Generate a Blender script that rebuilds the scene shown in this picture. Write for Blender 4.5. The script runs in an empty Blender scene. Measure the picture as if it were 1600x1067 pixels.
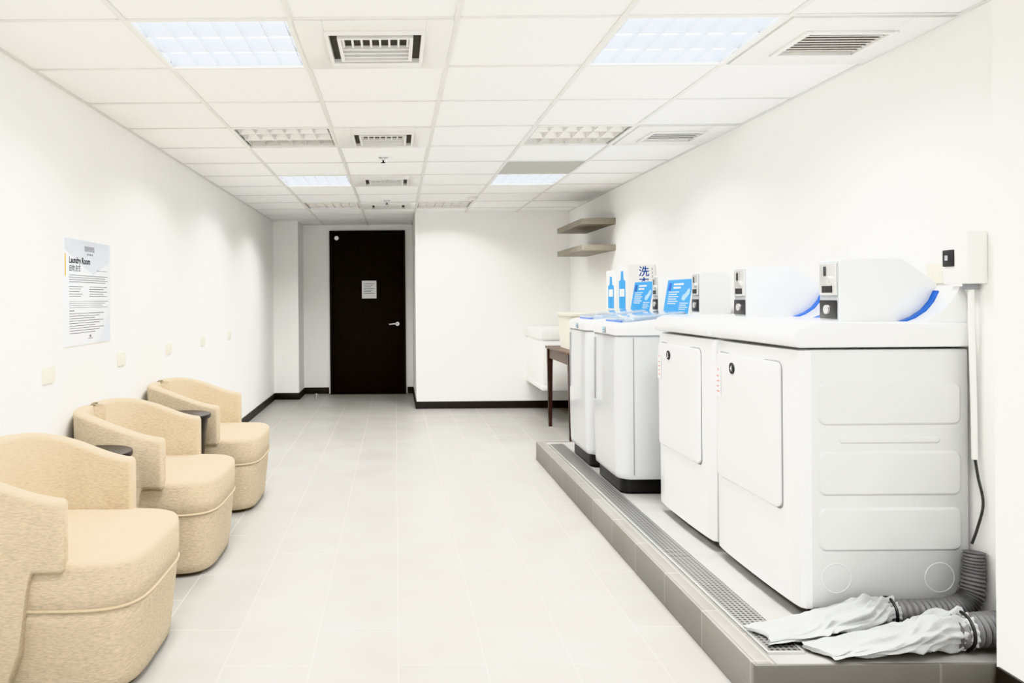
import bpy, bmesh, math, random
from mathutils import Vector, Matrix
random.seed(4)
PI = math.pi
col = bpy.context.scene.collection
H = 2.31; XL = -1.58; XR = 2.05; HP = 0.14
YB = 9.25; YD = 10.8

# ------------------------------------------------------------------ materials
def mat(name, c, rough=.5, metal=0, noise=0, nscale=20, bump=0, bscale=60, emis=None, estr=0, coat=0, stretch=None, spec=None):
    m = bpy.data.materials.new(name); m.use_nodes = True
    nt = m.node_tree; b = nt.nodes['Principled BSDF']
    b.inputs['Base Color'].default_value = (*c, 1)
    b.inputs['Roughness'].default_value = rough
    b.inputs['Metallic'].default_value = metal
    if spec is not None: b.inputs['Specular IOR Level'].default_value = spec
    if coat: b.inputs['Coat Weight'].default_value = coat
    if emis:
        b.inputs['Emission Color'].default_value = (*emis, 1); b.inputs['Emission Strength'].default_value = estr
    tc = nt.nodes.new('ShaderNodeTexCoord')
    mp = nt.nodes.new('ShaderNodeMapping'); nt.links.new(tc.outputs['Object'], mp.inputs[0])
    if stretch: mp.inputs['Scale'].default_value = stretch
    if noise:
        n = nt.nodes.new('ShaderNodeTexNoise'); n.inputs['Scale'].default_value = nscale; n.inputs['Detail'].default_value = 4
        nt.links.new(mp.outputs[0], n.inputs['Vector'])
        r = nt.nodes.new('ShaderNodeValToRGB')
        r.color_ramp.elements[0].color = (*[max(0, v*(1-noise)) for v in c], 1)
        r.color_ramp.elements[1].color = (*[min(1, v*(1+noise)) for v in c], 1)
        r.color_ramp.elements[0].position = .3; r.color_ramp.elements[1].position = .7
        nt.links.new(n.outputs['Fac'], r.inputs[0]); nt.links.new(r.outputs[0], b.inputs['Base Color'])
    if bump:
        n2 = nt.nodes.new('ShaderNodeTexNoise'); n2.inputs['Scale'].default_value = bscale; n2.inputs['Detail'].default_value = 3
        nt.links.new(mp.outputs[0], n2.inputs['Vector'])
        bp = nt.nodes.new('ShaderNodeBump'); bp.inputs['Strength'].default_value = bump; bp.inputs['Distance'].default_value = .005
        nt.links.new(n2.outputs['Fac'], bp.inputs['Height']); nt.links.new(bp.outputs[0], b.inputs['Normal'])
    return m

def brick_mat(name, c1, c2, cm, w, h, mortar, rot=0, loc=(0,0,0), rough=.4, spec=.5):
    m = bpy.data.materials.new(name); m.use_nodes = True
    nt = m.node_tree; b = nt.nodes['Principled BSDF']; b.inputs['Roughness'].default_value = rough
    b.inputs['Specular IOR Level'].default_value = spec
    tc = nt.nodes.new('ShaderNodeTexCoord'); mp = nt.nodes.new('ShaderNodeMapping')
    mp.inputs['Rotation'].default_value = rot if isinstance(rot, tuple) else (0, 0, rot)
    mp.inputs['Location'].default_value = loc
    nt.links.new(tc.outputs['Object'], mp.inputs[0])
    br = nt.nodes.new('ShaderNodeTexBrick')
    br.inputs['Scale'].default_value = 1; br.inputs['Brick Width'].default_value = w; br.inputs['Row Height'].default_value = h
    br.inputs['Mortar Size'].default_value = mortar; br.inputs['Mortar Smooth'].default_value = .2
    br.inputs['Color1'].default_value = (*c1, 1); br.inputs['Color2'].default_value = (*c2, 1); br.inputs['Mortar'].default_value = (*cm, 1)
    nt.links.new(mp.outputs[0], br.inputs['Vector'])
    n = nt.nodes.new('ShaderNodeTexNoise'); n.inputs['Scale'].default_value = 3; n.inputs['Detail'].default_value = 6
    nt.links.new(tc.outputs['Object'], n.inputs['Vector'])
    r = nt.nodes.new('ShaderNodeValToRGB')
    r.color_ramp.elements[0].color = (.90, .89, .87, 1); r.color_ramp.elements[1].color = (1, 1, 1, 1)
    r.color_ramp.elements[0].position = .3; r.color_ramp.elements[1].position = .65
    nt.links.new(n.outputs['Fac'], r.inputs[0])
    mx = nt.nodes.new('ShaderNodeMixRGB'); mx.blend_type = 'MULTIPLY'; mx.inputs[0].default_value = 1
    nt.links.new(br.outputs['Color'], mx.inputs[1]); nt.links.new(r.outputs[0], mx.inputs[2])
    nt.links.new(mx.outputs[0], b.inputs['Base Color'])
    return m

M = {}
M['wall'] = mat('wall_paint', (.905, .90, .875), .7, noise=.01, nscale=3, bump=.03, bscale=150)
M['tile'] = mat('ceiling_tile', (.92, .92, .908), .8, noise=.02, nscale=60, bump=.12, bscale=180)
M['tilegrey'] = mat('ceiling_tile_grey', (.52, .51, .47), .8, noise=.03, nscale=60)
M['tbar'] = mat('ceiling_bar', (.74, .735, .71), .5, noise=.02)
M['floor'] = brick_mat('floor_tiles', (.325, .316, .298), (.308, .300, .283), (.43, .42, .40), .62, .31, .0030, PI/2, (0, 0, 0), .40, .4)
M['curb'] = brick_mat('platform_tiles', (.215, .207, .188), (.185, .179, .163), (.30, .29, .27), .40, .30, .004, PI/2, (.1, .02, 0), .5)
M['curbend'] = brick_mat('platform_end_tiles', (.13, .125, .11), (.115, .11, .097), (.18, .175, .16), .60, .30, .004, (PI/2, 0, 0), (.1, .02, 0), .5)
M['concrete'] = mat('platform_top', (.31, .303, .287), .6, noise=.14, nscale=5)
M['base'] = mat('baseboard_dark', (.016, .013, .012), .45, noise=.2)
M['door'] = mat('door_dark_wood', (.0095, .0072, .0065), .6, noise=.45, nscale=30, stretch=(6, 6, .4), spec=.25)
M['dframe'] = mat('door_frame_dark', (.012, .010, .009), .5, noise=.2, spec=.25)
M['chrome'] = mat('brushed_steel', (.66, .66, .65), .38, .9, noise=.06)
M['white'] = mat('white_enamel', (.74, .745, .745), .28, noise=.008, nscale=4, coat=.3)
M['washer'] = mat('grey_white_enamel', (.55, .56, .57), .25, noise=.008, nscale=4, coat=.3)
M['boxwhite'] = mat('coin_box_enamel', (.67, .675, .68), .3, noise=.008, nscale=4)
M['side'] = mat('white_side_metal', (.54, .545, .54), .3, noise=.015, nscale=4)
M['plastic'] = mat('white_plastic', (.80, .795, .77), .4, noise=.01)
M['cream'] = mat('cream_plastic', (.76, .735, .64), .45, noise=.02)
M['grey'] = mat('grey_plastic', (.28, .29, .30), .4, noise=.03)
M['seal'] = mat('door_gap', (.24, .24, .235), .6, noise=.03)
M['dark'] = mat('black_plastic', (.012, .012, .013), .4, noise=.1)
M['blue'] = mat('blue_trim', (.010, .095, .42), .35, noise=.03)
M['cyan'] = mat('blue_print', (.004, .28, .64), .5, noise=.05, nscale=12)
M['navy'] = mat('navy_print', (.008, .06, .28), .55, noise=.05)
M['pale'] = mat('pale_blue_print', (.42, .70, .86), .5, noise=.04)
M['lid'] = mat('tinted_lid', (.20, .25, .31), .12, noise=.04, coat=.5)
M['fabric'] = mat('beige_fabric', (.50, .415, .295), .9, noise=.16, nscale=55, bump=.55, bscale=220, stretch=(1, 1, 3.8))
M['piping'] = mat('beige_piping', (.44, .355, .24), .85, noise=.06, nscale=90)
M['tablewood'] = mat('black_brown_wood', (.018, .013, .011), .4, noise=.3, nscale=12)
M['brown'] = mat('brown_wood', (.10, .058, .038), .45, noise=.25, nscale=14, stretch=(3, .5, 3))
M['brown2'] = mat('dark_brown_wood', (.04, .02, .017), .4, noise=.25, nscale=14)
M['taupe'] = mat('taupe_laminate', (.28, .248, .20), .5, noise=.1, nscale=10, stretch=(5, .6, 5))
M['paper'] = mat('white_paper', (.86, .865, .87), .6, noise=.01)
M['sheet'] = mat('poster_sheet', (.80, .82, .85), .2, noise=.01)
M['palegrey'] = mat('pale_grey_patch', (.50, .52, .56), .25, noise=.02)
M['ink'] = mat('dark_ink', (.03, .03, .035), .7, noise=.05)
M['inkgrey'] = mat('grey_ink', (.17, .17, .18), .7, noise=.05)
M['yellow'] = mat('yellow_ink', (.80, .48, .04), .6, noise=.04)
M['red'] = mat('red_ink', (.66, .27, .24), .6, noise=.04)
M['hose'] = mat('grey_duct', (.13, .13, .132), .45, noise=.08)
M['lead'] = mat('dark_cable', (.04, .04, .04), .5, noise=.08)
M['cloth'] = mat('thin_white_cloth', (.37, .375, .37), .9, noise=.16, nscale=14, bump=.5, bscale=50)
M['vent'] = mat('vent_white', (.80, .795, .77), .45, noise=.02)
M['ventdark'] = mat('vent_shadow', (.06, .058, .05), .7, noise=.1)
M['reflector'] = mat('lamp_reflector', (.86, .86, .86), .25, noise=.01)
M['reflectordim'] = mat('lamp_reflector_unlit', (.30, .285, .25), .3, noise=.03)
M['louver'] = mat('lamp_louver', (.60, .62, .65), .3, .2, noise=.02)
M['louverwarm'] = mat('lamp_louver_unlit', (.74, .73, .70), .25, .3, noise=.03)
M['tube'] = mat('lit_tube', (.9, .95, 1), .4, noise=.01, emis=(.985, .993, 1), estr=6.0)
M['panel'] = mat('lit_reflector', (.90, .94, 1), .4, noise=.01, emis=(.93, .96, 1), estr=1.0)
M['tubeoff'] = mat('unlit_tube_glow', (.85, .84, .8), .4, noise=.01, emis=(1, .97, .9), estr=.5)  # faint glow put into the tubes of unlit fixtures
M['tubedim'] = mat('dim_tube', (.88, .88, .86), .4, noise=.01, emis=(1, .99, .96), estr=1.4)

def grate_mat():
    m = bpy.data.materials.new('perforated_steel'); m.use_nodes = True
    nt = m.node_tree; b = nt.nodes['Principled BSDF']; b.inputs['Roughness'].default_value = .35
    tc = nt.nodes.new('ShaderNodeTexCoord'); sp = nt.nodes.new('ShaderNodeSeparateXYZ')
    nt.links.new(tc.outputs['Object'], sp.inputs[0])
    def f(op, a, bb=None):
        n = nt.nodes.new('ShaderNodeMath'); n.operation = op
        for i, v in enumerate((a, bb)):
            if v is None: continue
            if isinstance(v, (int, float)): n.inputs[i].default_value = v
            else: nt.links.new(v, n.inputs[i])
        return n.outputs[0]
    P = .0185
    u = f('SUBTRACT', f('FRACT', f('DIVIDE', f('ADD', sp.outputs[0], 10), P)), .5)
    v = f('SUBTRACT', f('FRACT', f('DIVIDE', f('ADD', sp.outputs[1], 10), P)), .5)
    d = f('ADD', f('MULTIPLY', u, u), f('MULTIPLY', v, v))
    hole = f('LESS_THAN', d, .095)
    mx = nt.nodes.new('ShaderNodeMixRGB'); nt.links.new(hole, mx.inputs[0])
    mx.inputs[1].default_value = (.27, .27, .255, 1); mx.inputs[2].default_value = (.012, .012, .012, 1)
    nt.links.new(mx.outputs[0], b.inputs['Base Color'])
    nt.links.new(f('MULTIPLY', f('SUBTRACT', 1, hole), .6), b.inputs['Metallic'])
    return m
M['grate'] = grate_mat()

# ------------------------------------------------------------------ mesh helpers
def box(bm, x0, x1, y0, y1, z0, z1, bev=0, seg=2):
    vs = bmesh.ops.create_cube(bm, size=1)['verts']
    for v in vs:
        v.co = Vector((x0+(v.co.x+.5)*(x1-x0), y0+(v.co.y+.5)*(y1-y0), z0+(v.co.z+.5)*(z1-z0)))
    if bev:
        es = list({e for v in vs for e in v.link_edges})
        bmesh.ops.bevel(bm, geom=es, offset=bev, segments=seg, profile=.5, affect='EDGES')
    return bm

def loft(bm, rings, cap=True, closed=True):
    vr = [[bm.verts.new(p) for p in r] for r in rings]
    n = len(vr[0])
    for a, b in zip(vr, vr[1:]):
        for i in range(n if closed else n-1):
            j = (i+1) % n
            bm.faces.new((a[i], a[j], b[j], b[i]))
    if cap:
        bm.faces.new(list(reversed(vr[0]))); bm.faces.new(vr[-1])
    return vr

def prism(bm, pts, axis, a0, a1, bev=0, seg=2):
    def P(p, a):
        if axis == 'y': return (p[0], a, p[1])
        if axis == 'x': return (a, p[0], p[1])
        return (p[0], p[1], a)
    vr = loft(bm, [[P(p, a0) for p in pts], [P(p, a1) for p in pts]])
    if bev:
        es = set()
        for ring in vr:
            for i in range(len(ring)):
                e = bm.edges.get((ring[i], ring[(i+1) % len(ring)]))
                if e: es.add(e)
        bmesh.ops.bevel(bm, geom=list(es), offset=bev, segments=seg, profile=.5, affect='EDGES')

def tube(bm, pts, r, n=12, closed=False, cap=True):
    pts = [Vector(p) for p in pts]; N = len(pts); rings = []
    prev = None
    for i, p in enumerate(pts):
        if closed: t = pts[(i+1) % N]-pts[i-1]
        else: t = pts[min(i+1, N-1)]-pts[max(i-1, 0)]
        t.normalize()
        if prev is None:
            a = Vector((0, 0, 1)) if abs(t.z) < .9 else Vector((1, 0, 0))
        else: a = prev
        u = (a-t*a.dot(t)).normalized(); prev = u; w = t.cross(u)
        rr = r[i] if isinstance(r, (list, tuple)) else r
        rings.append([p+u*rr*math.cos(2*PI*k/n)+w*rr*math.sin(2*PI*k/n) for k in range(n)])
    if closed:
        rings.append(rings[0][:]); loft(bm, rings, cap=False)
        bmesh.ops.remove_doubles(bm, verts=bm.verts, dist=1e-5)
    else: loft(bm, rings, cap=cap)

def lathe(bm, prof, cx=0, cy=0, n=36):
    rings = [[(cx+r*math.cos(2*PI*k/n), cy+r*math.sin(2*PI*k/n), z) for k in range(n)] for r, z in prof]
    loft(bm, rings)

def cyl(bm, c, r, h, axis='z', n=24):
    c = Vector(c); ax = {'x': Vector((1, 0, 0)), 'y': Vector((0, 1, 0)), 'z': Vector((0, 0, 1))}[axis]
    u = Vector((0, 1, 0)) if axis == 'x' else Vector((1, 0, 0)); w = ax.cross(u)
    loft(bm, [[c+ax*a+(u*math.cos(2*PI*k/n)+w*math.sin(2*PI*k/n))*r for k in range(n)] for a in (0, h)])

def rrect(x0, x1, y0, y1, r, n=5):
    out = []
    for cx, cy, a in ((x1-r, y1-r, 0), (x0+r, y1-r, 90), (x0+r, y0+r, 180), (x1-r, y0+r, 270)):
        for k in range(n+1):
            t = math.radians(a+90*k/n); out.append((cx+r*math.cos(t), cy+r*math.sin(t)))
    return out

def obj(name, bm, m, parent=None, smooth=35):
    bmesh.ops.recalc_face_normals(bm, faces=bm.faces)
    me = bpy.data.meshes.new(name); bm.to_mesh(me); bm.free()
    me.materials.append(m)
    if smooth:
        for p in me.polygons: p.use_smooth = True
        me.set_sharp_from_angle(angle=math.radians(smooth))
    o = bpy.data.objects.new(name, me); col.objects.link(o)
    if parent: o.parent = parent
    return o

def tag(o, label, cat, group=None):
    o['label'] = label; o['category'] = cat
    if group: o['group'] = group
    return o

def thing(name, label, cat, loc=(0, 0, 0), rz=0, group=None):
    o = bpy.data.objects.new(name, None); col.objects.link(o); o.location = loc; o.rotation_euler = (0, 0, rz)
    o.empty_display_size = .1
    return tag(o, label, cat, group)

def struct(name, bm, m, parent=None, smooth=35):
    o = obj(name, bm, m, parent, smooth); o['kind'] = 'structure'; return o

def dup(root, loc, label, rz=0):
    r = root.copy(); col.objects.link(r); r.location = loc; r.rotation_euler = (0, 0, rz); r['label'] = label
    for ch in root.children:
        c = ch.copy(); col.objects.link(c); c.parent = r
        for g in ch.children:
            d = g.copy(); col.objects.link(d); d.parent = c
    return r

def nb(): return bmesh.new()
def B(*a, **k):
    bm = nb(); box(bm, *a, **k); return bm

# flat print helpers: a printed patch on a surface given by origin, right, up
def frame(o, right, up):
    o = Vector(o); right = Vector(right).normalized(); up = Vector(up).normalized(); return (o, right, up, right.cross(up))
def patch(bm, fr, x0, x1, y0, y1, off=.001):
    o, r, u, n = fr
    bm.faces.new([bm.verts.new(o+r*a+u*b+n*off) for a, b in ((x0, y0), (x1, y0), (x1, y1), (x0, y1))])
def polypatch(bm, fr, pts, off=.001):
    o, r, u, n = fr
    bm.faces.new([bm.verts.new(o+r*a+u*b+n*off) for a, b in pts])
def text(name, s, size, fr, x, y, m, parent, off=.0015, align='LEFT', bold=0):
    cu = bpy.data.curves.new(name, 'FONT'); cu.body = s; cu.size = size; cu.align_x = align; cu.offset = bold
    t = bpy.data.objects.new(name, cu); col.objects.link(t)
    bpy.context.view_layer.update()
    dg = bpy.context.evaluated_depsgraph_get()
    me = bpy.data.meshes.new_from_object(t.evaluated_get(dg))
    bpy.data.objects.remove(t); bpy.data.curves.remove(cu)
    o, r, u, n = fr
    for v in me.vertices:
        v.co = o+r*(x+v.co.x)+u*(y+v.co.y)+n*off
    me.materials.clear(); me.materials.append(m)
    ob = bpy.data.objects.new(name, me); col.objects.link(ob); ob.parent = parent
    return ob

# ------------------------------------------------------------------ the room
struct('floor', B(XL-.12, 2.4, -1.2, YD+.1, -.1, 0), M['floor'])
struct('wall_left', B(XL-.12, XL, -1.2, YD+.1, 0, H+.15), M['wall'])
struct('wall_right', B(XR, XR+.12, 2.467, YB, 0, H+.15), M['wall'])
struct('wall_right_pilaster', B(1.87, XR+.12, -1.2, 2.460, 0, H+.15), M['wall'])
struct('wall_back', B(.24, XR+.12, YB, YD+.1, 0, H+.15), M['wall'])
bm = nb(); box(bm, XL, -.90, YD, YD+.1, 0, H+.15); box(bm, .135, .24, YD, YD+.1, 0, H+.15); box(bm, -.90, .135, YD, YD+.1, 2.23, H+.15)
struct('wall_door', bm, M['wall'])
struct('wall_left_column', B(XL, -1.26, 10.2, YD, 0, H+.15), M['wall'])
struct('baseboard_left', B(XL, XL+.012, -1.2, 10.2, 0, .085, bev=.003), M['base'])
struct('baseboard_column', B(XL+.012, -1.248, 10.188, 10.2, 0, .085, bev=.003), M['base'])
bm = nb(); box(bm, -1.26, -.92, YD-.012, YD, 0, .085); box(bm, -1.26, -1.248, 10.2, YD-.012, 0, .085)
box(bm, .155, .228, YD-.012, YD, 0, .085)
struct('baseboard_door', bm, M['base'])
bm = nb(); box(bm, .228, XR, YB-.012, YB, 0, .085); box(bm, .228, .24, YB, YD, 0, .085)
struct('baseboard_back', bm, M['base'])
struct('baseboard_right', B(XR-.012, XR, 6.33, YB-.012, 0, .085), M['base'])
struct('baseboard_pilaster', B(1.858, 1.87, -1.2, 2.45, 0, .14, bev=.003), M['base'])

# ceiling: tiles with openings for the recessed lights
XG = [XL-.0, -.97, -.37, .23, .83, 1.43, XR]
YG = [2.83+.6*k for k in range(-6, 14)] + [YD]
def cell(x, y):
    ix = max(i for i in range(6) if XG[i] <= x+1e-6); iy = max(i for i in range(len(YG)-1) if YG[i] <= y+1e-6); return ix, iy
LIGHTS = []
for xc, tag_ in ((-.67, 'left'), (1.13, 'right')):
    for k, yc in enumerate((3.13, 4.93, 6.73)):
        LIGHTS.append((xc, yc, k != 1, tag_, k))
LIGHTS += [(-.67, 8.53, False, 'left', 3), (.53, 8.53, False, 'right', 3)]
LIGHTS += [(-.67, 1.33, True, 'left', 4), (1.13, 1.33, True, 'right', 4), (-.67, -.17, True, 'left', 5), (1.13, -.17, True, 'right', 5)]
open_cells = {cell(l[0], l[1]) for l in LIGHTS}
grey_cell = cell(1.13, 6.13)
bm = nb()
for i in range(6):
    for j in range(len(YG)-1):
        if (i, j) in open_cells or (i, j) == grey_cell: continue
        x0, x1, y0, y1 = XG[i], XG[i+1], YG[j], YG[j+1]
        bm.faces.new([bm.verts.new(p) for p in ((x0, y0, H), (x0, y1, H), (x1, y1, H), (x1, y0, H))])
ceil = struct('ceiling', bm, M['tile'], smooth=0)
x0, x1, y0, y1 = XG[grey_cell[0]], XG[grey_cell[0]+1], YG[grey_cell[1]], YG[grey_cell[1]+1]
o = obj('ceiling_tile', B(x0+.012, x1-.012, y0+.012, y1-.012, H-.002, H+.012), M['tilegrey'])  # one ceiling cell filled with a greyer tile colour
tag(o, 'greyer ceiling tile just before the third lit lamp of the right row', 'ceiling tile')
bm = nb()
for x in XG[1:-1]: box(bm, x-.011, x+.011, YG[0], YD, H-.005, H-.0005)
for y in YG[:-1]: box(bm, XL, XR, y-.008, y+.008, H-.0045, H-.0005)
box(bm, XL, XL+.018, YG[0], YD, H-.006, H-.0005); box(bm, XR-.018, XR, 2.467, YB, H-.006, H-.0005)
struct('trim_1', bm, M['tbar'], smooth=0)

# door
d = bpy.data.objects.new('door_1', None); col.objects.link(d); d.location = (-.382, YD, 0); d['kind'] = 'structure'
obj('door_leaf', B(-.485, .485, -.012, .03, .006, 2.20, bev=.003), M['door'], d)
bm = nb(); box(bm, -.518, -.487, -.025, .06, 0, 2.23); box(bm, .487, .517, -.025, .06, 0, 2.23); box(bm, -.518, .517, -.025, .06, 2.202, 2.23)
box(bm, -.518, .517, .031, .06, 0, 2.23)  # dark backing added behind the leaf, stops light leaking through the gaps
obj('door_frame', bm, M['dframe'], d)
hd = nb(); cyl(hd, (.405, -.022, .95), .028, .012, 'y'); cyl(hd, (.405, -.06, .95), .010, .045, 'y'); tube(hd, [(.41, -.058, .95), (.36, -.060, .952), (.29, -.055, .945)], .011, 10)
obj('door_handle', hd, M['chrome'], d)
bm = nb(); cyl(bm, (-.42, -.02, 2.13), .03, .010, 'y')
obj('door_viewer', bm, M['chrome'], d)
for z in (.25, 1.1, 1.95): obj('hinge', B(-.497, -.483, -.03, -.008, z, z+.10), M['dframe'], d)
struct('trim_2', B(-.9, .135, YD-.10, YD-.001, 0, .006), M['base'])

nt_ = thing('notice', 'white paper notice taped to the dark door', 'notice', (-.36, YD-.0125, 1.30))
obj('sheet', B(-.10, .10, -.002, 0, .0, .245), M['paper'], nt_)
fr = frame((-.10, -.002, 0), (1, 0, 0), (0, 0, 1)); bm = nb()
for k in range(7): patch(bm, fr, .03, .17-(k % 3)*.02, .20-k*.022, .206-k*.022)
obj('print', bm, M['inkgrey'], nt_, smooth=0)

# door stop on floor near the door
bm = nb(); lathe(bm, [(.018, 0), (.018, .03), (.022, .032), (.022, .05), (.012, .056)], -1.05, 10.35, 16)
tag(obj('door_stop', bm, M['chrome']), 'small metal door stop on the floor left of the dark door', 'door stop')

# ------------------------------------------------------------------ lights
def light(xc, yc, lit, label, power=0, tubes='tubeoff'):
    t = thing('ceiling_light', label, 'ceiling light', (xc, yc, H), 0, 'recessed louvre lights in the ceiling grid')
    a = .3
    bm = nb(); hgt = .11
    for q in ((-a, -a+.004, -a, a), (a-.004, a, -a, a), (-a, a, -a, -a+.004), (-a, a, a-.004, a)): box(bm, *q, 0, hgt)
    box(bm, -a, a, -a, a, hgt, hgt+.004)
    obj('housing', bm, M['reflector'], t, smooth=0)
    bm = nb(); w = .018
    for q in ((-a, -a+w, -a, a), (a-w, a, -a, a), (-a+w, a-w, -a, -a+w), (-a+w, a-w, a-w, a)): box(bm, *q, -.006, .004)
    obj('trim_frame', bm, M['vent'], t, smooth=0)
    bm = nb()
    box(bm, -a+.006, a-.006, -a+.006, a-.006, hgt-.006, hgt-.002)
    obj('reflector', bm, M['panel'] if lit else M['reflectordim'], t, smooth=0)
    lv = nb()
    for yy in (-.283, -.095, .095, .283):
        w2 = .02 if abs(yy) < .2 else .008
        prism(lv, [(yy-.004, .004), (yy+.004, .004), (yy+w2, .060), (yy-w2, .060)], 'x', -a+.008, a-.008)
    for k in range(7):
        xx = -.27+.09*k
        zt = .026 if lit else .05
        prism(lv, [(xx-.002, .005), (xx+.002, .005), (xx+.006, zt), (xx-.006, zt)], 'y', -a+.008, a-.008)
    obj('louver', lv, M['louver'] if lit else M['louverwarm'], t, smooth=0)
    for yy in (-.19, 0, .19):
        tb = nb(); cyl(tb, (-.28, yy, .042 if lit else .078), .013, .56, 'x', 12)
        obj('tube', tb, M['tube'] if lit else M[tubes], t)
    if power:
        ld = bpy.data.lights.new('lamp', 'AREA'); ld.shape = 'SQUARE'; ld.size = .56; ld.energy = power; ld.color = (1, .997, .985); ld.spread = math.radians(140)  # in unlit fixtures this lamp is added to even out the light
        lo = bpy.data.objects.new('lamp', ld); col.objects.link(lo); lo.parent = t; lo.location = (0, 0, -.008)
    return t
rowname = ['first', 'second', 'third', 'fourth']
for xc, yc, lit, sd, k in LIGHTS:
    if k >= 4: lb = 'lit recessed louvre light behind the viewpoint, %s row, %s' % (sd, 'nearer pair' if k == 4 else 'farther pair')
    elif k == 3: lb = 'recessed louvre light near the back wall, %s' % ('left of the last air diffuser' if sd == 'left' else 'right of the last air diffuser')
    else: lb = '%s recessed louvre ceiling light, %s from the front in the %s row' % ('bright bluish' if lit else 'unlit warm-toned' if sd == 'left' else 'silvery dim', rowname[k], sd)
    light(xc, yc, lit, lb, {0: 18, 1: 17, 2: 15, 3: 11, 4: 12, 5: 6}[k], 'tubedim' if sd == 'right' and k == 1 else 'tubeoff')

# ------------------------------------------------------------------ air diffusers and vents
def diffuser(yc, label):
    t = thing('air_diffuser', label, 'air vent', (-.07, yc, H+.001), 0, 'square air diffusers along the ceiling')
    bm = nb(); a, b = .29, .19
    for q in ((-a, -b, -a, a), (b, a, -a, a), (-b, b, -a, -b), (-b, b, b, a)): box(bm, *q, -.014, .001, bev=.002)
    obj('plate', bm, M['vent'], t)
    obj('backing', B(-b, b, -b, b, -.004, .001), M['ventdark'], t)
    bm = nb()
    for s, z in ((.19, -.024), (.145, -.026)):
        w = .014
        for q in ((-s, -s+w, -s, s), (s-w, s, -s, s), (-s+w, s-w, -s, -s+w), (-s+w, s-w, s-w, s)): box(bm, *q, z, -.004)
    obj('slat_ring', bm, M['vent'], t, smooth=0)
    bm = nb()
    for k in range(8):
        xx = -.125+k*.0357
        box(bm, xx-.004, xx+.004, -.13, -.02, -.020, -.005)
    for k in range(3):
        yy = .0+k*.05
        box(bm, -.131, .131, yy, yy+.014, -.021, -.005)
    obj('slat', bm, M['vent'], t, smooth=0)
    return t
df = diffuser(3.13, 'square air diffuser in the ceiling nearest the front, between the first lamps')
for yc, lb in ((4.93, 'square air diffuser second from the front, before the ceiling sprinkler'), (6.73, 'square air diffuser third from the front, beside the third lit lamp'), (8.53, 'square air diffuser farthest away, nearest the dark door')):
    dup(df, (-.07, yc, H+.001), lb)
def slot_vent(yc, label, dark):
    t = thing('slot_vent', label, 'air vent', (1.74, yc, H+.001), 0, 'flat slot vents beside the right wall')
    bm = nb(); ax, ay, bx, by = .292, .285, .155, .13
    for q in ((-ax, -bx, -ay, ay), (bx, ax, -ay, ay), (-bx, bx, -ay, -by), (-bx, bx, by, ay)): box(bm, *q, -.012, .001, bev=.002)
    obj('plate', bm, M['vent'], t)
    bm = nb(); f_ = .022
    for q in ((-bx-f_, -bx, -by-f_, by+f_), (bx, bx+f_, -by-f_, by+f_), (-bx, bx, -by-f_, -by), (-bx, bx, by, by+f_)): box(bm, *q, -.022, -.010, bev=.003)
    obj('rim', bm, M['vent'], t)
    obj('backing', B(-bx, bx, -by, by, -.003, .001), M['taupe'] if dark else M['tilegrey'], t)
    bm = nb(); n = 8 if dark else 4
    for k in range(n):
        yy = -by+.01+k*(2*by-.02)/n
        prism(bm, [(yy, -.011), (yy+(.016 if dark else .044), -.006), (yy+(.018 if dark else .046), -.008), (yy+.003, -.013)], 'x', -bx, bx)
    obj('slat', bm, M['vent'], t, smooth=0)
slot_vent(3.13, 'slatted return air vent nearest the front, by the right wall', True)
slot_vent(4.93, 'paler flat return air vent second from the front, by the right wall', False)
for (x, y, lb) in ((-.08, 5.62, 'small dark ceiling sprinkler head behind the second air diffuser'), (-.08, 8.10, 'small ceiling sprinkler head before the last air diffuser')):
    t = thing('sprinkler', lb, 'sprinkler', (x, y, H+.001), 0)
    bm = nb(); lathe(bm, [(.035, 0), (.033, -.008), (.014, -.010), (.012, -.026)], 0, 0, 18); obj('rosette', bm, M['chrome'], t)
    bm = nb(); lathe(bm, [(.006, -.024), (.006, -.040), (.018, -.041), (.018, -.044)], 0, 0, 14); obj('deflector', bm, M['dark'], t)
t = thing('smoke_detector', 'small round white smoke detector near the last right ceiling lamp', 'detector', (.78, 7.9, H))
bm = nb(); lathe(bm, [(.05, 0), (.05, -.018), (.034, -.034), (.01, -.036)], 0, 0, 20); obj('body', bm, M['plastic'], t)
bm = nb(); lathe(bm, [(.008, -.035), (.008, -.039), (.004, -.040)], 0, 0, 10); obj('sensor', bm, M['dark'], t)

# ------------------------------------------------------------------ platform
PX = 1.118; PY0, PY1 = 2.467, 6.32; PXR = XR-.003
bm = nb(); box(bm, PX+.012, PXR, PY0+.012, PY1-.012, 0, HP-.004)
pl = thing('raised_platform', 'low grey tiled platform carrying the washers and dryers', 'platform', (0, 0, 0))
obj('slab', bm, M['concrete'], pl)
bm = nb(); box(bm, PX, PX+.012, PY0+.012, PY1, 0, HP, bev=.002); box(bm, PX+.012, PXR, PY1-.012, PY1, 0, HP, bev=.002)
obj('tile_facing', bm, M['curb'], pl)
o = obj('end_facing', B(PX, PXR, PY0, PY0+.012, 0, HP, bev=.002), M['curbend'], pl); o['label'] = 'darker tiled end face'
bm = nb(); box(bm, PX+.012, PX+.075, PY0+.012, PY1-.012, HP-.004, HP, bev=.001)
obj('edge_tiles', bm, M['curb'], pl)
bm = nb()
box(bm, 1.205, 1.312, 2.56, 6.2, HP-.004, HP+.003)
obj('drain_grate', bm, M['grate'], pl, smooth=0)
bm = nb()
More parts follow.
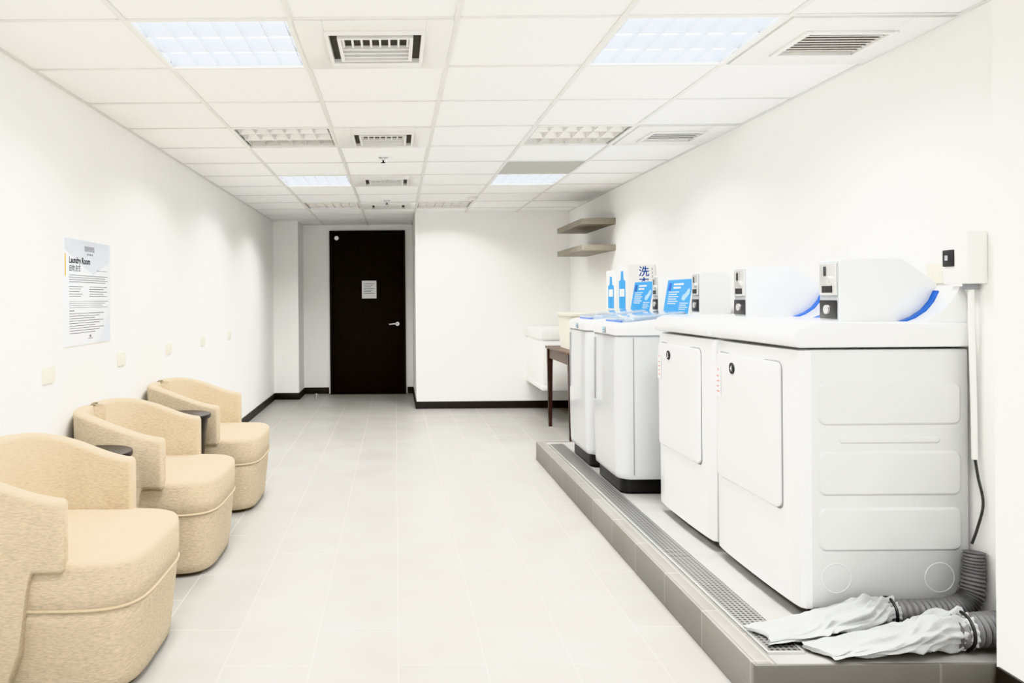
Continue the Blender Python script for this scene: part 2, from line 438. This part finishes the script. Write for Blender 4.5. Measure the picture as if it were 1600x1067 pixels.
for q in ((1.197, 1.205, 2.552, 6.208), (1.312, 1.320, 2.552, 6.208), (1.205, 1.312, 2.552, 2.56), (1.205, 1.312, 6.2, 6.208)): box(bm, *q, HP-.004, HP+.004)
obj('grate_rim', bm, M['chrome'], pl, smooth=0)

# ------------------------------------------------------------------ tub chairs
def make_chair(label, loc, rz):
    t = thing('tub_chair', label, 'armchair', loc, rz, 'beige tub chairs along the left wall')
    N = 80
    def outline(s, z, grow=0):
        pts = []
        for k in range(N):
            a = 2*PI*k/N; c, sn = math.cos(a), math.sin(a)
            n = 4.4 if c > 0 else 2.8; ax = (.345 if c > 0 else .32)+grow
            pts.append((ax*s*math.copysign(abs(c)**(2/n), c), (.342+grow)*s*math.copysign(abs(sn)**(2/n), sn), z))
        return pts
    bm = nb(); loft(bm, [outline(s, z) for z, s in ((.018, .89), (.024, .905), (.06, .918), (.15, .945), (.24, .970), (.292, .983), (.298, .976))])
    obj('base', bm, M['fabric'], t, 60)
    bm = nb(); loft(bm, [outline(s, z) for z, s in ((.302, .982), (.308, .994), (.36, 1.0), (.430, 1.0), (.443, .995), (.452, .980), (.457, .95), (.459, .85), (.462, .6), (.464, .35), (.465, .1))])
    obj('seat', bm, M['fabric'], t, 60)
    bm = nb(); tube(bm, outline(.990, .30), .006, 8, closed=True)
    obj('piping', bm, M['piping'], t, 60)
    for sx in (-1, 1):
        for sy in (-1, 1):
            bm = nb(); lathe(bm, [(.018, 0), (.02, .02)], sx*.2, sy*.2, 14); obj('foot', bm, M['dark'], t)
    path = []
    for k in range(25): path.append((.108-k*.16/30, -.333))
    for k in range(1, 44):
        a = -PI/2-PI*k/44; c, sn = math.cos(a), math.sin(a)
        path.append((-.02-.303*abs(c)**(2/3.0), .333*math.copysign(abs(sn)**(2/3.0), sn)))
    for k in range(25): path.append((-.02+k*.16/30, .333))
    def sm(x): x = max(0, min(1, x)); return x*x*(3-2*x)
    rings = []; P = [Vector((x, y, 0)) for x, y in path]; L = len(P)
    def ring(i, push=0, inset=0):
        tg = (P[min(i+1, L-1)]-P[max(i-1, 0)]).normalized(); nrm = Vector((tg.y, -tg.x, 0))
        p = P[i]
        if p.dot(nrm) < 0 and abs(p.y) > .05: nrm = -nrm
        c0 = p+tg*push
        zt = .66+.118*sm((.14-p.x)/.46)-inset*.8; zb = .425+(.03-.425)*sm((.025-p.x)/.075)+inset
        th = .032-inset
        out = []
        for (a, b) in rrect(-th, th, zb, zt, min(.021, th*.85), 5):
            lean = .022*max(0, (b-.42)/.37)*sm((.16-p.x)/.3)
            out.append(c0+nrm*(a+lean)+Vector((0, 0, b)))
        return out
    rings.append(ring(0, -.014, .014)); rings.append(ring(0, -.010, .006)); rings.append(ring(0, -.004, .0015))
    for i in range(L): rings.append(ring(i))
    rings.append(ring(L-1, .004, .0015)); rings.append(ring(L-1, .010, .006)); rings.append(ring(L-1, .014, .014))
    bm = nb(); loft(bm, rings)
    obj('backrest', bm, M['fabric'], t, 60)
    return t
ch = make_chair('beige fabric tub chair nearest the front, cut off by the photo edge', (-1.19, 2.87, 0), 0)
dup(ch, (-1.197, 3.98, 0), 'beige fabric tub chair in the middle, between the two dark side tables')
dup(ch, (-1.19, 5.08, 0), 'beige fabric tub chair farthest away, beyond both dark side tables')

def side_table(label, loc):
    t = thing('side_table', label, 'side table', loc, 0, 'dark round side tables between the chairs')
    bm = nb(); lathe(bm, [(.100, 0), (.104, .010), (.104, .25), (.118, .45), (.136, .60), (.138, .622)], 0, 0, 40); obj('pedestal', bm, M['tablewood'], t)
    bm = nb(); lathe(bm, [(.138, .622), (.152, .623), (.154, .626), (.154, .641), (.152, .644), (.02, .644)], 0, 0, 44); obj('tray_top', bm, M['tablewood'], t)
    return t
st = side_table('dark round side table between the nearest and middle tub chairs', (-1.31, 3.425, 0))
dup(st, (-1.225, 4.53, 0), 'dark round side table between the middle and farthest tub chairs')

# ------------------------------------------------------------------ left wall items
po = thing('poster', 'white laundry room notice poster on the left wall', 'poster', (XL-.0005, 4.04, 1.08))
obj('sheet', B(0, .008, -.30, .30, 0, .525, bev=.001), M['sheet'], po)
fr = frame((.008, -.30, 0), (0, 1, 0), (0, 0, 1))
bm = nb(); polypatch(bm, fr, [(.002, .523), (.002, .466), (.36, .352), (.598, .43), (.598, .523)], .0006); obj('grey_diagonal', bm, M['palegrey'], po, smooth=0)  # diagonal reflection on the sheet, painted in as a pale grey shape
bm = nb(); polypatch(bm, fr, [(.598, .002), (.598, .16), (.43, .002)], .0006); obj('grey_diagonal', bm, M['palegrey'], po, smooth=0)
bm = nb()
xs = [.245+.0165*k for k in range(8)]
for k, x in enumerate(xs):
    patch(bm, fr, x, x+.004, .470, .496); patch(bm, fr, x+.008, x+.012, .470, .496)
    patch(bm, fr, x+.003, x+.009, (.492, .470, .481)[k % 3], (.496, .474, .485)[k % 3])
for k in range(4): patch(bm, fr, .275+.02*k, .288+.02*k, .450, .460)
obj('logo', bm, M['inkgrey'], po, smooth=0)
text('heading', 'Laundry Room', .044, fr, .050, .405, M['ink'], po, bold=.0012)
text('heading', '自助洗衣', .036, fr, .050, .367, M['ink'], po, bold=.0003)
bm = nb(); polypatch(bm, fr, [(.002, .335), (.014, .345), (.014, .445), (.002, .450)], .0015); obj('accent_bar', bm, M['yellow'], po, smooth=0)
bm = nb()
patch(bm, fr, .40, .55, .374, .377)
for k in range(4): patch(bm, fr, .050, .56-.03*(k % 2), .344-k*.011, .348-k*.011)
for k in range(5):
    patch(bm, fr, .050, .22-.02*(k % 3), .288-k*.012, .292-k*.012); patch(bm, fr, .30, .55-.05*(k % 2), .288-k*.012, .292-k*.012)
for k in range(4): patch(bm, fr, .050, .56-.04*(k % 3), .215-k*.010, .218-k*.010)
for k in range(9): patch(bm, fr, .050, .50-.06*(k % 3), .155-k*.012, .159-k*.012)
patch(bm, fr, .050, .115, .168, .174)
obj('body_text', bm, M['inkgrey'], po, smooth=0)
bm = nb(); patch(bm, fr, .28, .345, .026, .030); patch(bm, fr, .30, .325, .033, .046); obj('logo', bm, M['inkgrey'], po, smooth=0)

def outlet(label, loc, rz, group='white socket plates along the left wall'):
    t = thing('wall_socket', label, 'wall socket', loc, rz, group)
    obj('plate', B(0, .010, -.06, .06, -.038, .038, bev=.003), M['cream'], t)
    for yy in (-.027, .027):
        bm = nb()
        for s in (-.007, .007): box(bm, .0098, .0105, yy+s-.0015, yy+s+.0015, -.006, .008)
        obj('socket', bm, M['grey'], t, smooth=0)
    return t
ou = outlet('wall socket plate below the poster near its left edge, closest to the front', (XL, 3.57, .965), 0)
for y, lb in ((4.52, 'wall socket plate just right of and below the poster'), (5.46, 'third wall socket plate from the front on the left wall'), (6.43, 'fourth wall socket plate from the front on the left wall'), (7.45, 'farthest wall socket plate on the left wall')):
    dup(ou, (XL, y, .965), lb)

# ------------------------------------------------------------------ coin boxes
def coin_box(parent, prof, y0, y1, xf, z0, z1, m='white'):
    bm = nb(); prism(bm, prof, 'y', y0, y1, bev=.004, seg=2)
    cb = obj('coin_box', bm, M[m], parent, 30)
    yc = (y0+y1)/2; w = (y1-y0)/2-.010
    obj('plate_surround', B(xf-.003, xf+.002, yc-w-.004, yc+w+.004, z0+.004, z1-.008, bev=.001), M['grey'], cb)
    obj('coin_plate', B(xf-.009, xf-.002, yc-w, yc+w, z1-.135, z1-.014, bev=.003), M['chrome'], cb)
    obj('coin_slot', B(xf-.011, xf-.008, yc+w*.15, yc+w*.40, z1-.062, z1-.026), M['dark'], cb, smooth=0)
    obj('coin_return', B(xf-.011, xf-.008, yc-w*.6, yc+w*.6, z1-.126, z1-.100), M['dark'], cb, smooth=0)
    bm = nb(); cyl(bm, (xf-.020, yc-w*.4, z1-.076), .012, .012, 'x', 16); obj('return_button', bm, M['chrome'], cb)
    obj('lock_plate', B(xf-.008, xf-.002, yc-w, yc+w, z0+.010, z0+.080, bev=.002), M['dark'], cb)
    bm = nb(); cyl(bm, (xf-.016, yc, z0+.045), .017, .010, 'x', 18); obj('lock', bm, M['chrome'], cb)
    return cb

# ------------------------------------------------------------------ dryers
def dryer(yc, label, num):
    t = thing('clothes_dryer', label, 'dryer', (1.735, yc, HP), 0, 'white coin dryers on the platform')
    w = .365
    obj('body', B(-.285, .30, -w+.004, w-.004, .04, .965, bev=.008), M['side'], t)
    def fx(y): return -.298-.010*(1-abs(y/w)**2.4)
    bm = nb(); pts = [(-.262, -w), (-.262, w), (-.285, w)]
    for k in range(17):
        y = w*.965*(1-2*k/16); pts.append((fx(y), y))
    pts.append((-.285, -w))
    prism(bm, pts, 'z', .045, .962, bev=.004)
    obj('front_panel', bm, M['white'], t)
    def doorlike(y0, y1, z0, z1, r, off0, off1, m, nm, nose=.008):
        bm = nb(); o = rrect(y0, y1, z0, z1, r, 6); rings = []
        for off, d_ in ((off0, 0), (off1+nose*.6, 0), (off1+nose*.15, nose*.35), (off1, nose)):
            oo = rrect(y0+d_, y1-d_, z0+d_, z1-d_, max(r-d_, .003), 6)
            rings.append([(fx(p[0])+off, p[0], p[1]) for p in oo])
        for s in (.7, .3):
            d0 = rings[3]; yc_, zc_ = (y0+y1)/2, (z0+z1)/2
            rings.append([(fx(yc_+(q[1]-yc_)*s)+off1-.0006, yc_+(q[1]-yc_)*s, zc_+(q[2]-zc_)*s) for q in d0])
        loft(bm, rings); return obj(nm, bm, m, t, 25)
    doorlike(-.245, .334, .364, .916, .028, .004, -.003, M['seal'], 'door_seal', .002)
    doorlike(-.239, .328, .370, .910, .026, .0, -.016, M['white'], 'door')
    xd = fx(.15)-.0175
    bm = nb(); cyl(bm, (xd-.002, .15, .855), .024, .004, 'x', 28); sk = obj('number_sticker', bm, M['dark'], t)
    text('numeral', num, .036, frame((xd-.002, .15, .855), (0, -1, 0), (0, 0, 1)), 0, -.013, M['paper'], sk, align='CENTER')
    fr2 = frame((fx(.295)-.0175, .295, .72), (0, -1, 0), (0, 0, 1))
    bm = nb(); polypatch(bm, fr2, [(-.024, 0), (.024, 0), (.024, .115), (0, .145), (-.024, .115)], .002)
    wl = obj('warning_label', bm, M['paper'], t, smooth=0)
    bm = nb()
    for k in range(4): patch(bm, fr2, -.014, .014-.006*(k % 2), .020+k*.022, .026+k*.022, .003)
    polypatch(bm, fr2, [(-.009, .114), (.009, .114), (0, .127)], .003)
    obj('print', bm, M['red'], wl, smooth=0)
    # lid
    prof = [(-.30, .972), (-.318, .978), (-.326, .996), (-.322, 1.022), (-.308, 1.043), (-.28, 1.055), (-.22, 1.06), (.30, 1.06), (.30, .972)]
    bm = nb(); prism(bm, prof, 'y', -.371, .371, bev=.010, seg=3); obj('top_panel', bm, M['white'], t)
    fpts = [(.13, 1.055), (.175, 1.072), (.215, 1.098), (.244, 1.132), (.262, 1.168)]
    prof = fpts + [(.272, 1.188), (.288, 1.186), (.300, 1.15), (.302, 1.058)]
    bm = nb(); prism(bm, prof, 'y', -.362, .362, bev=.005); obj('console', bm, M['white'], t)
    bm = nb(); rr = []
    for y in (-.268, .352):
        a = [(x-.004, y, z+.005) for x, z in fpts]; b = [(x+.004, y, z-.002) for x, z in reversed(fpts)]
        rr.append(a+b)
    loft(bm, rr); obj('console_fascia', bm, M['blue'], t)
    cp = [(-.088, 1.058), (-.088, 1.284), (-.080, 1.293), (.125, 1.296), (.150, 1.291), (.270, 1.205), (.276, 1.192), (.25, 1.14), (.21, 1.09), (.15, 1.058)]
    coin_box(t, cp, -.24, -.105, -.088, 1.06, 1.294, 'boxwhite')
    # near side: flat sheet with shallow pressed horizontal panels
    sp = nb(); box(sp, -.262, .290, -w, -w+.006, .05, .958, bev=.002)
    def join(q):
        me = bpy.data.meshes.new('tmp'); q.to_mesh(me); q.free(); sp.from_mesh(me); bpy.data.meshes.remove(me)
    def plateau(x0, x1, z0, z1, r, hgt=.0055, slope=.010):
        rings = []
        for d_, hh in ((0, -1), (slope*.1, .03), (slope*.35, .30), (slope*.7, .85), (slope, .99), (slope*1.2, 1.0)):
            rings.append([(x, -w-(hh*hgt if hh > 0 else -.001), z) for x, z in rrect(x0+d_, x1-d_, z0+d_, z1-d_, max(r-d_, .004), 6)])
        q = nb(); loft(q, rings); join(q)
    plateau(-.240, .270, .695, .850, .030); plateau(-.240, .270, .445, .605, .030); plateau(-.240, .270, .248, .405, .030)
    plateau(-.165, .195, .630, .658, .013, .004, .007)
    for cx in (-.177, .19):
        q = nb(); tube(q, [(cx+.052*math.cos(a), -w, .153+.052*math.sin(a)) for a in [2*PI*k/32 for k in range(32)]], .003, 8, closed=True)
        for v in q.verts: v.co.y = -w+(v.co.y+w)*.3
        join(q)
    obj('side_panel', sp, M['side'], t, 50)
    for sx in (-.22, .24):
        for sy in (-.30, .30):
            bm = nb(); lathe(bm, [(.024, 0), (.024, .014), (.012, .016), (.012, .042)], sx, sy, 16); obj('foot', bm, M['dark'], t)
    return t
dryer(3.16, 'white dryer nearest the front, its ribbed side panel facing the viewer', '4')
dryer(3.93, 'white dryer second from the front, between the nearest dryer and the washers', '3')

# ------------------------------------------------------------------ washers
def washer(yc, label):
    t = thing('washing_machine', label, 'washing machine', (1.635, yc, HP), 0, 'white top-loading washers on the platform')
    bm = nb(); o = rrect(-.310, .33, -.280, .280, .06, 8)
    loft(bm, [[(x, y, z) for x, y in o] for z in (.0045, .095)]); obj('plinth', bm, M['dark'], t)
    bm = nb(); rings = []
    for z, g in ((.085, -.010), (.092, -.003), (.12, 0), (.30, .003), (.50, .005), (.72, .004), (.85, .002), (.925, 0)):
        rings.append([(x, y, z) for x, y in rrect(-.335-g, .34, -.298-g*.3, .298+g*.3, .075, 10)])
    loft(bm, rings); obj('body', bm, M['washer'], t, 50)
    # rounded top deck rising towards the back
    def zz(x): return 1.0+(x+.30)*.108
    bm = nb(); rings = []
    for d_, f in ((.0, 0), (.0, .62), (.005, .84), (.014, .96), (.028, 1.0)):
        rings.append([(x, y, .932+(zz(max(x, -.33))-.932)*f) for x, y in rrect(-.342+d_, .34, -.302+d_, .302-d_, .078-d_*.5, 10)])
    loft(bm, rings); obj('top_deck', bm, M['white'], t, 50)
    bm = nb(); loft(bm, [[(x, y, z) for x, y in rrect(-.337, .338, -.299, .299, .076, 10)] for z in (.920, .936)]); obj('deck_seam', bm, M['grey'], t)
    bm = nb(); rings = []
    for d_, h_ in ((0, -.004), (0, .016), (.006, .024), (.02, .027)):
        rings.append([(x, y, zz(x)+h_) for x, y in rrect(-.27+d_, .10-d_, -.25+d_, .25-d_, .05, 8)])
    loft(bm, rings); ld = obj('lid', bm, M['lid'], t, 50)
    bm = nb(); prism(bm, [(-.276, zz(-.27)-.002), (-.278, zz(-.27)+.008), (-.268, zz(-.27)+.010), (-.266, zz(-.27)-.002)], 'y', -.17, .17); obj('lid_edge', bm, M['blue'], ld, smooth=0)
    obj('display', B(-.347, -.335, -.075, .0, .938, .978, bev=.003), M['grey'], t)
    fr = frame((-.3475, 0, .958), (0, -1, 0), (0, 0, 1)); bm = nb()
    patch(bm, fr, .015, .06, .003, .014); patch(bm, fr, .015, .03, -.014, -.004); patch(bm, fr, .042, .06, -.014, -.004)
    obj('display_print', bm, M['pale'], t, smooth=0)
    obj('front_strip', B(-.345, -.33, .195, .215, .50, .90, bev=.003), M['grey'], t)
    obj('side_seam', B(-.245, -.240, -.3005, -.295, .11, .915), M['seal'], t, smooth=0)
    # raised instruction panel along the back
    zp = 1.268
    bm = nb(); prism(bm, [(.13, 1.04), (.335, 1.06), (.335, 1.19), (.18, zp), (.168, zp)], 'y', -.165, .285, bev=.004)
    obj('back_console', bm, M['boxwhite'], t)
    up = Vector((.168-.13, 0, zp-1.04)); Lh = up.length
    fr = frame((.13, .285, 1.04), (0, -1, 0), up)
    bm = nb(); patch(bm, fr, .006, .442, .012, Lh-.004, .002); ip = obj('instruction_panel', bm, M['cyan'], t, smooth=0)
    bm = nb()
    for k in range(2): patch(bm, fr, .13, .30-.04*k, .192-k*.022, .203-k*.022, .003)
    for k in range(6): patch(bm, fr, .06, .24-.03*(k % 2), .145-k*.015, .150-k*.015, .003)
    for k in range(4): patch(bm, fr, .28, .42-.03*(k % 2), .075-k*.013, .079-k*.013, .003)
    obj('small_print', bm, M['paper'], ip, smooth=0)
    bm = nb(); polypatch(bm, fr, [(.30, .10), (.35, .092), (.42, .135), (.425, .16), (.40, .17), (.345, .135), (.31, .125)], .003)
    obj('picture', bm, M['pale'], ip, smooth=0)
    bm = nb(); polypatch(bm, fr, [(.03, .160), (.085, .155), (.09, .205), (.04, .210)], .003); obj('picture', bm, M['navy'], ip, smooth=0)
    cp = [(.155, 1.045), (.155, 1.290), (.165, 1.301), (.30, 1.301), (.338, 1.28), (.338, 1.055)]
    coin_box(t, cp, -.285, -.17, .155, 1.06, 1.30, 'white')
    return t
washer(4.915, 'white top-loading washer nearest the dryers, with a wide black plinth showing')
washer(5.64, 'white top-loading washer farthest back, nearest the brown table')

# ------------------------------------------------------------------ detergent dispensers
def dispenser(y0, y1, ztop, label, writing):
    yc = (y0+y1)/2; hw = (y1-y0)/2
    t = thing('detergent_dispenser', label, 'dispenser', (1.94, yc, 1.10), 0)
    zt = ztop-1.10
    obj('cabinet', B(-.11, .11, -hw, hw, 0, zt, bev=.006), M['plastic'], t)
    fr = frame((-.11, hw, 0), (0, -1, 0), (0, 0, 1)); W = 2*hw
    bm = nb(); polypatch(bm, fr, [(W*.2, .10), (W*.8, .10), (W*.8, zt-.13), (W*.64, zt-.12), (W*.6, zt-.05), (W*.4, zt-.05), (W*.36, zt-.12), (W*.2, zt-.13)], .002)
    p = obj('front_print', bm, M['cyan'], t, smooth=0)
    bm = nb(); patch(bm, fr, W*.28, W*.72, .20, .26, .003); obj('pouch_label', bm, M['paper'], p, smooth=0)
    bm = nb(); box(bm, -.114, -.10, -hw*.6, hw*.6, .03, .09); obj('outlet_slot', bm, M['grey'], t, smooth=0)
    if writing:
        f2 = frame((-.11, -hw, 0), (1, 0, 0), (0, 0, 1))
        text('lettering', '洗', .085, f2, .085, zt-.090, M['navy'], t, off=.002, bold=.0012)
        text('lettering', '衣', .085, f2, .085, zt-.175, M['navy'], t, off=.002, bold=.0012)
        bm = nb()
        for k in range(5): patch(bm, f2, .19, .195, zt-.03-k*.03-.018, zt-.03-k*.03, .002)
        obj('small_print', bm, M['inkgrey'], t, smooth=0)
dispenser(6.20, 6.50, 1.555, 'white detergent dispenser with blue lettering on its side, above the far washer', True)
dispenser(6.53, 6.83, 1.52, 'white detergent dispenser with blue pouch print, farther from the dryers', False)

# ------------------------------------------------------------------ shelves
def shelf(z, label):
    tag(obj('wall_shelf', B(1.735, XR, 7.31, 8.42, z-.055, z, bev=.002), M['taupe']), label, 'shelf', 'taupe shelves on the right wall')
shelf(2.03, 'upper taupe floating shelf on the right wall near the back')
shelf(1.785, 'lower taupe floating shelf on the right wall near the back')

# ------------------------------------------------------------------ table, basket, counter
t = thing('wooden_table', 'dark brown wooden table behind the washers', 'table', (1.77, 7.45, 0))
obj('tabletop', B(-.26, .26, -.52, .52, .785, .81, bev=.004), M['brown'], t)
bm = nb()
for q in ((-.235, -.215, -.47, .47), (.215, .235, -.47, .47), (-.215, .215, -.49, -.47), (-.215, .215, .47, .49)): box(bm, *q, .69, .785)
obj('apron', bm, M['brown'], t, smooth=0)
for sx in (-1, 1):
    for sy in (-1, 1):
        bm = nb(); loft(bm, [[(sx*.222+a*s, sy*.478+b*s, z) for a, b in ((-1, -1), (1, -1), (1, 1), (-1, 1))] for z, s in ((0, .016), (.60, .024), (.69, .027), (.785, .027))])
        obj('leg', bm, M['brown2'], t)
t = thing('laundry_basket', 'cream plastic laundry tub standing on the brown table', 'basket', (1.74, 7.45, .81))
bm = nb(); o0 = lambda s: rrect(-.17*s, .17*s, -.24*s, .24*s, .06*s, 6)
loft(bm, [[(x, y, z) for x, y in o0(s)] for z, s in ((0, .84), (.006, .87), (.33, 1.0), (.333, .97), (.012, .84))])
obj('tub', bm, M['cream'], t)
bm = nb(); loft(bm, [[(x, y, z) for x, y in o0(s)] for z, s in ((.318, 1.0), (.314, 1.07), (.335, 1.09), (.342, 1.06), (.342, 1.0), (.318, .985))], cap=False)
obj('rim', bm, M['cream'], t)
t = thing('wall_counter', 'white wall-hung counter in the far right corner behind the table', 'counter', (1.79, 8.72, .01))
obj('worktop', B(-.27, .257, -.50, .53, .84, .96, bev=.012), M['plastic'], t)
obj('cabinet', B(-.25, .257, -.48, .53, .36, .84, bev=.004), M['wall'], t)
obj('bottom_panel', B(-.262, .257, -.49, .53, .31, .36, bev=.008), M['plastic'], t)

# ------------------------------------------------------------------ right wall device, socket, cable
t = thing('wall_controller', 'white control box on the right wall above the cable', 'control box', (XR, 2.78, 1.335))
obj('case', B(-.075, 0, -.06, .06, 0, .185, bev=.006), M['plastic'], t)
obj('screen', B(-.083, -.073, .0, .052, .062, .122, bev=.002), M['dark'], t)
fr = frame((-.083, .026, .09), (0, -1, 0), (0, 0, 1)); bm = nb(); patch(bm, fr, -.012, .004, -.006, .012); obj('screen_mark', bm, M['grey'], t, smooth=0)
obj('cable_gland', B(-.05, -.01, -.03, .0, -.02, .004, bev=.003), M['grey'], t)
outlet('wall socket plate on the right wall beside the control box', (XR, 2.97, 1.378), PI, group='sockets on the right wall')
t = thing('wall_socket', 'small white junction plate on the right wall above the second dryer', 'wall socket', (XR, 3.62, 1.48), PI)
obj('plate', B(0, .012, -.05, .05, -.04, .04, bev=.003), M['plastic'], t); obj('socket', B(.0115, .0135, -.02, .02, -.02, .02, bev=.001), M['plastic'], t)

def spline(ctrl, n):
    c = [Vector(p) for p in ctrl]; c = [c[0]*2-c[1]]+c+[c[-1]*2-c[-2]]; out = []
    S = len(c)-3
    for i in range(n+1):
        u = i/n*S; k = min(int(u), S-1); f = u-k; p0, p1, p2, p3 = c[k:k+4]
        out.append(.5*((2*p1)+(-p0+p2)*f+(2*p0-5*p1+4*p2-p3)*f*f+(-p0+3*p1-3*p2+p3)*f**3))
    return out
bm = nb(); tube(bm, [(2.022, 2.765, 1.325), (2.022, 2.765, 1.2), (2.026, 2.762, .9), (2.026, 2.76, .72)], .010, 10)
t = thing('power_cable', 'white conduit with a dark cable hanging down the right wall', 'cable', (0, 0, 0))
obj('conduit', bm, M['plastic'], t)
bm = nb(); tube(bm, spline([(2.026, 2.76, .73), (2.030, 2.750, .66), (2.036, 2.735, .57), (2.022, 2.745, .48), (2.012, 2.757, .425)], 40), .0045, 8)
obj('lead', bm, M['lead'], t)

# ------------------------------------------------------------------ exhaust hoses with cloth socks
def hose(parent, ctrl, r, n, r0=None):
    pts = spline(ctrl, n*2); bm = nb(); r0 = r0 or r; N = len(pts)
    tube(bm, pts, [(r0+(r-r0)*min(1, 1.6*i/N))*(.93+.07*math.cos(PI*i/2)) for i in range(N)], 20)
    return obj('duct', bm, M['hose'], parent, 60)
def sock(parent, ctrl, prof, n=130, seed=0):
    """prof: list of (u, halfwidth, halfheight)"""
    rnd = random.Random(seed); ph = [rnd.uniform(0, 6) for _ in range(12)]
    pts = spline(ctrl, n); rings = []; K = 110
    for i, p in enumerate(pts):
        u = i/n
        for (a, b) in zip(prof, prof[1:]):
            if a[0] <= u <= b[0]+1e-6:
                f = (u-a[0])/(b[0]-a[0]); f = f*f*(3-2*f); w = a[1]+(b[1]-a[1])*f; h = a[2]+(b[2]-a[2])*f
        tg = (pts[min(i+1, n)]-pts[max(i-1, 0)]); tg.z = 0; tg.normalize(); s = Vector((-tg.y, tg.x, 0))
        rg = []; am = min(1, u*6+.3)
        for k in range(K):
            th = 2*PI*k/K
            # pleats gathered at the clamp, soft drifting folds and a few diagonal drags
            g = math.exp(-u*9)*.10*math.sin(16*th+ph[9])
            f1 = 1-abs(math.sin(3*th+ph[0]+1.4*math.sin(u*5+ph[1])))
            f2 = math.sin(8*th+ph[2]+2.0*math.sin(u*6+ph[3])+u*3)
            f3 = math.sin(4*th-u*17+ph[4]+1.5*math.sin(u*8+ph[7]))
            f4 = 1-abs(math.sin(6*th+u*12+ph[8]+1.2*math.sin(u*14+ph[10])))
            wr = 1+g+am*(.46*(f1-.4)+.13*f2+.10*f3+.28*(f4-.4))
            sd = 1 if math.cos(th) > 0 else -1
            edge = 1+am*(.10*math.sin(u*8+ph[5]+sd*1.3)+.06*math.sin(u*19+ph[6]+sd*2.1)+.03*math.sin(u*37+ph[11]+sd))
            q = p+s*(w*math.cos(th)*(1+(wr-1)*.35)*edge)+Vector((0, 0, h*math.sin(th)*wr))
            q += Vector((-1, 0, 0))*(max(0, u-.8)*.12*math.sin(2.3*math.cos(th)+ph[5]))
            q.z = max(q.z, HP+.0055); q.y = max(2.472, min(q.y, 2.775))
            rg.append(q)
        rings.append(rg)
    bm = nb(); loft(bm, rings); return obj('lint_sock', bm, M['cloth'], parent, 80)
def clamp(parent, c, d, r):
    d = Vector(d).normalized(); u = Vector((0, 0, 1)); w = d.cross(u); pts = [Vector(c)+(u*math.cos(a)+w*math.sin(a))*r for a in [2*PI*k/24 for k in range(24)]]
    bm = nb(); tube(bm, pts, .005, 8, closed=True); obj('clamp', bm, M['dark'], parent)
t = thing('exhaust_hose', 'grey exhaust hose with a white cloth sock, the one against the dryer', 'hose', (0, 0, 0), 0, 'exhaust hoses with cloth socks')
hose(t, [(2.010, 2.745, .40), (2.006, 2.740, .33), (1.985, 2.730, .25), (1.93, 2.722, .212), (1.82, 2.718, .202), (1.68, 2.714, .205)], .045, 62, .034)
sock(t, [(1.705, 2.714, .205), (1.61, 2.706, .204), (1.50, 2.694, .188), (1.38, 2.682, .168), (1.22, 2.664, .154)], [(0, .048, .050), (.07, .043, .045), (.30, .064, .044), (.60, .078, .025), (.90, .076, .012), (1, .066, .007)], seed=2)
clamp(t, (1.692, 2.714, .205), (1, 0, 0), .049)
t = thing('exhaust_hose', 'grey exhaust hose with a white cloth sock, the one lying nearest the front', 'hose', (0, 0, 0), 0, 'exhaust hoses with cloth socks')
hose(t, [(2.04, 2.572, .212), (1.97, 2.570, .208), (1.90, 2.568, .204), (1.80, 2.563, .203)], .056, 26)
sock(t, [(1.85, 2.565, .203), (1.74, 2.558, .203), (1.62, 2.548, .188), (1.50, 2.543, .168), (1.35, 2.540, .154)], [(0, .060, .060), (.07, .052, .054), (.30, .062, .046), (.6, .067, .025), (.9, .066, .012), (1, .058, .007)], seed=9)
clamp(t, (1.838, 2.565, .203), (1, 0, 0), .059)

# ------------------------------------------------------------------ world, camera
w = bpy.data.worlds.new('World'); bpy.context.scene.world = w; w.use_nodes = True
w.node_tree.nodes['Background'].inputs[0].default_value = (1, .997, .985, 1)
w.node_tree.nodes['Background'].inputs[1].default_value = 1.3

cd = bpy.data.cameras.new('camera'); cam = bpy.data.objects.new('camera', cd); col.objects.link(cam)
cd.sensor_width = 36; cd.lens = 1230/1600*36; cd.shift_x = (800-618)/1600; cd.shift_y = -67.5/1600; cd.clip_start = .05
cam.matrix_world = Matrix.Translation((0, 0, 1.30)) @ Matrix.Rotation(PI/2, 4, 'X') @ Matrix.Rotation(math.radians(-.45), 4, 'Z')
bpy.context.scene.camera = cam
sc = bpy.context.scene
try: sc.view_settings.view_transform = 'Khronos PBR Neutral'
except Exception: sc.view_settings.view_transform = 'Standard'
sc.view_settings.exposure = 0.84
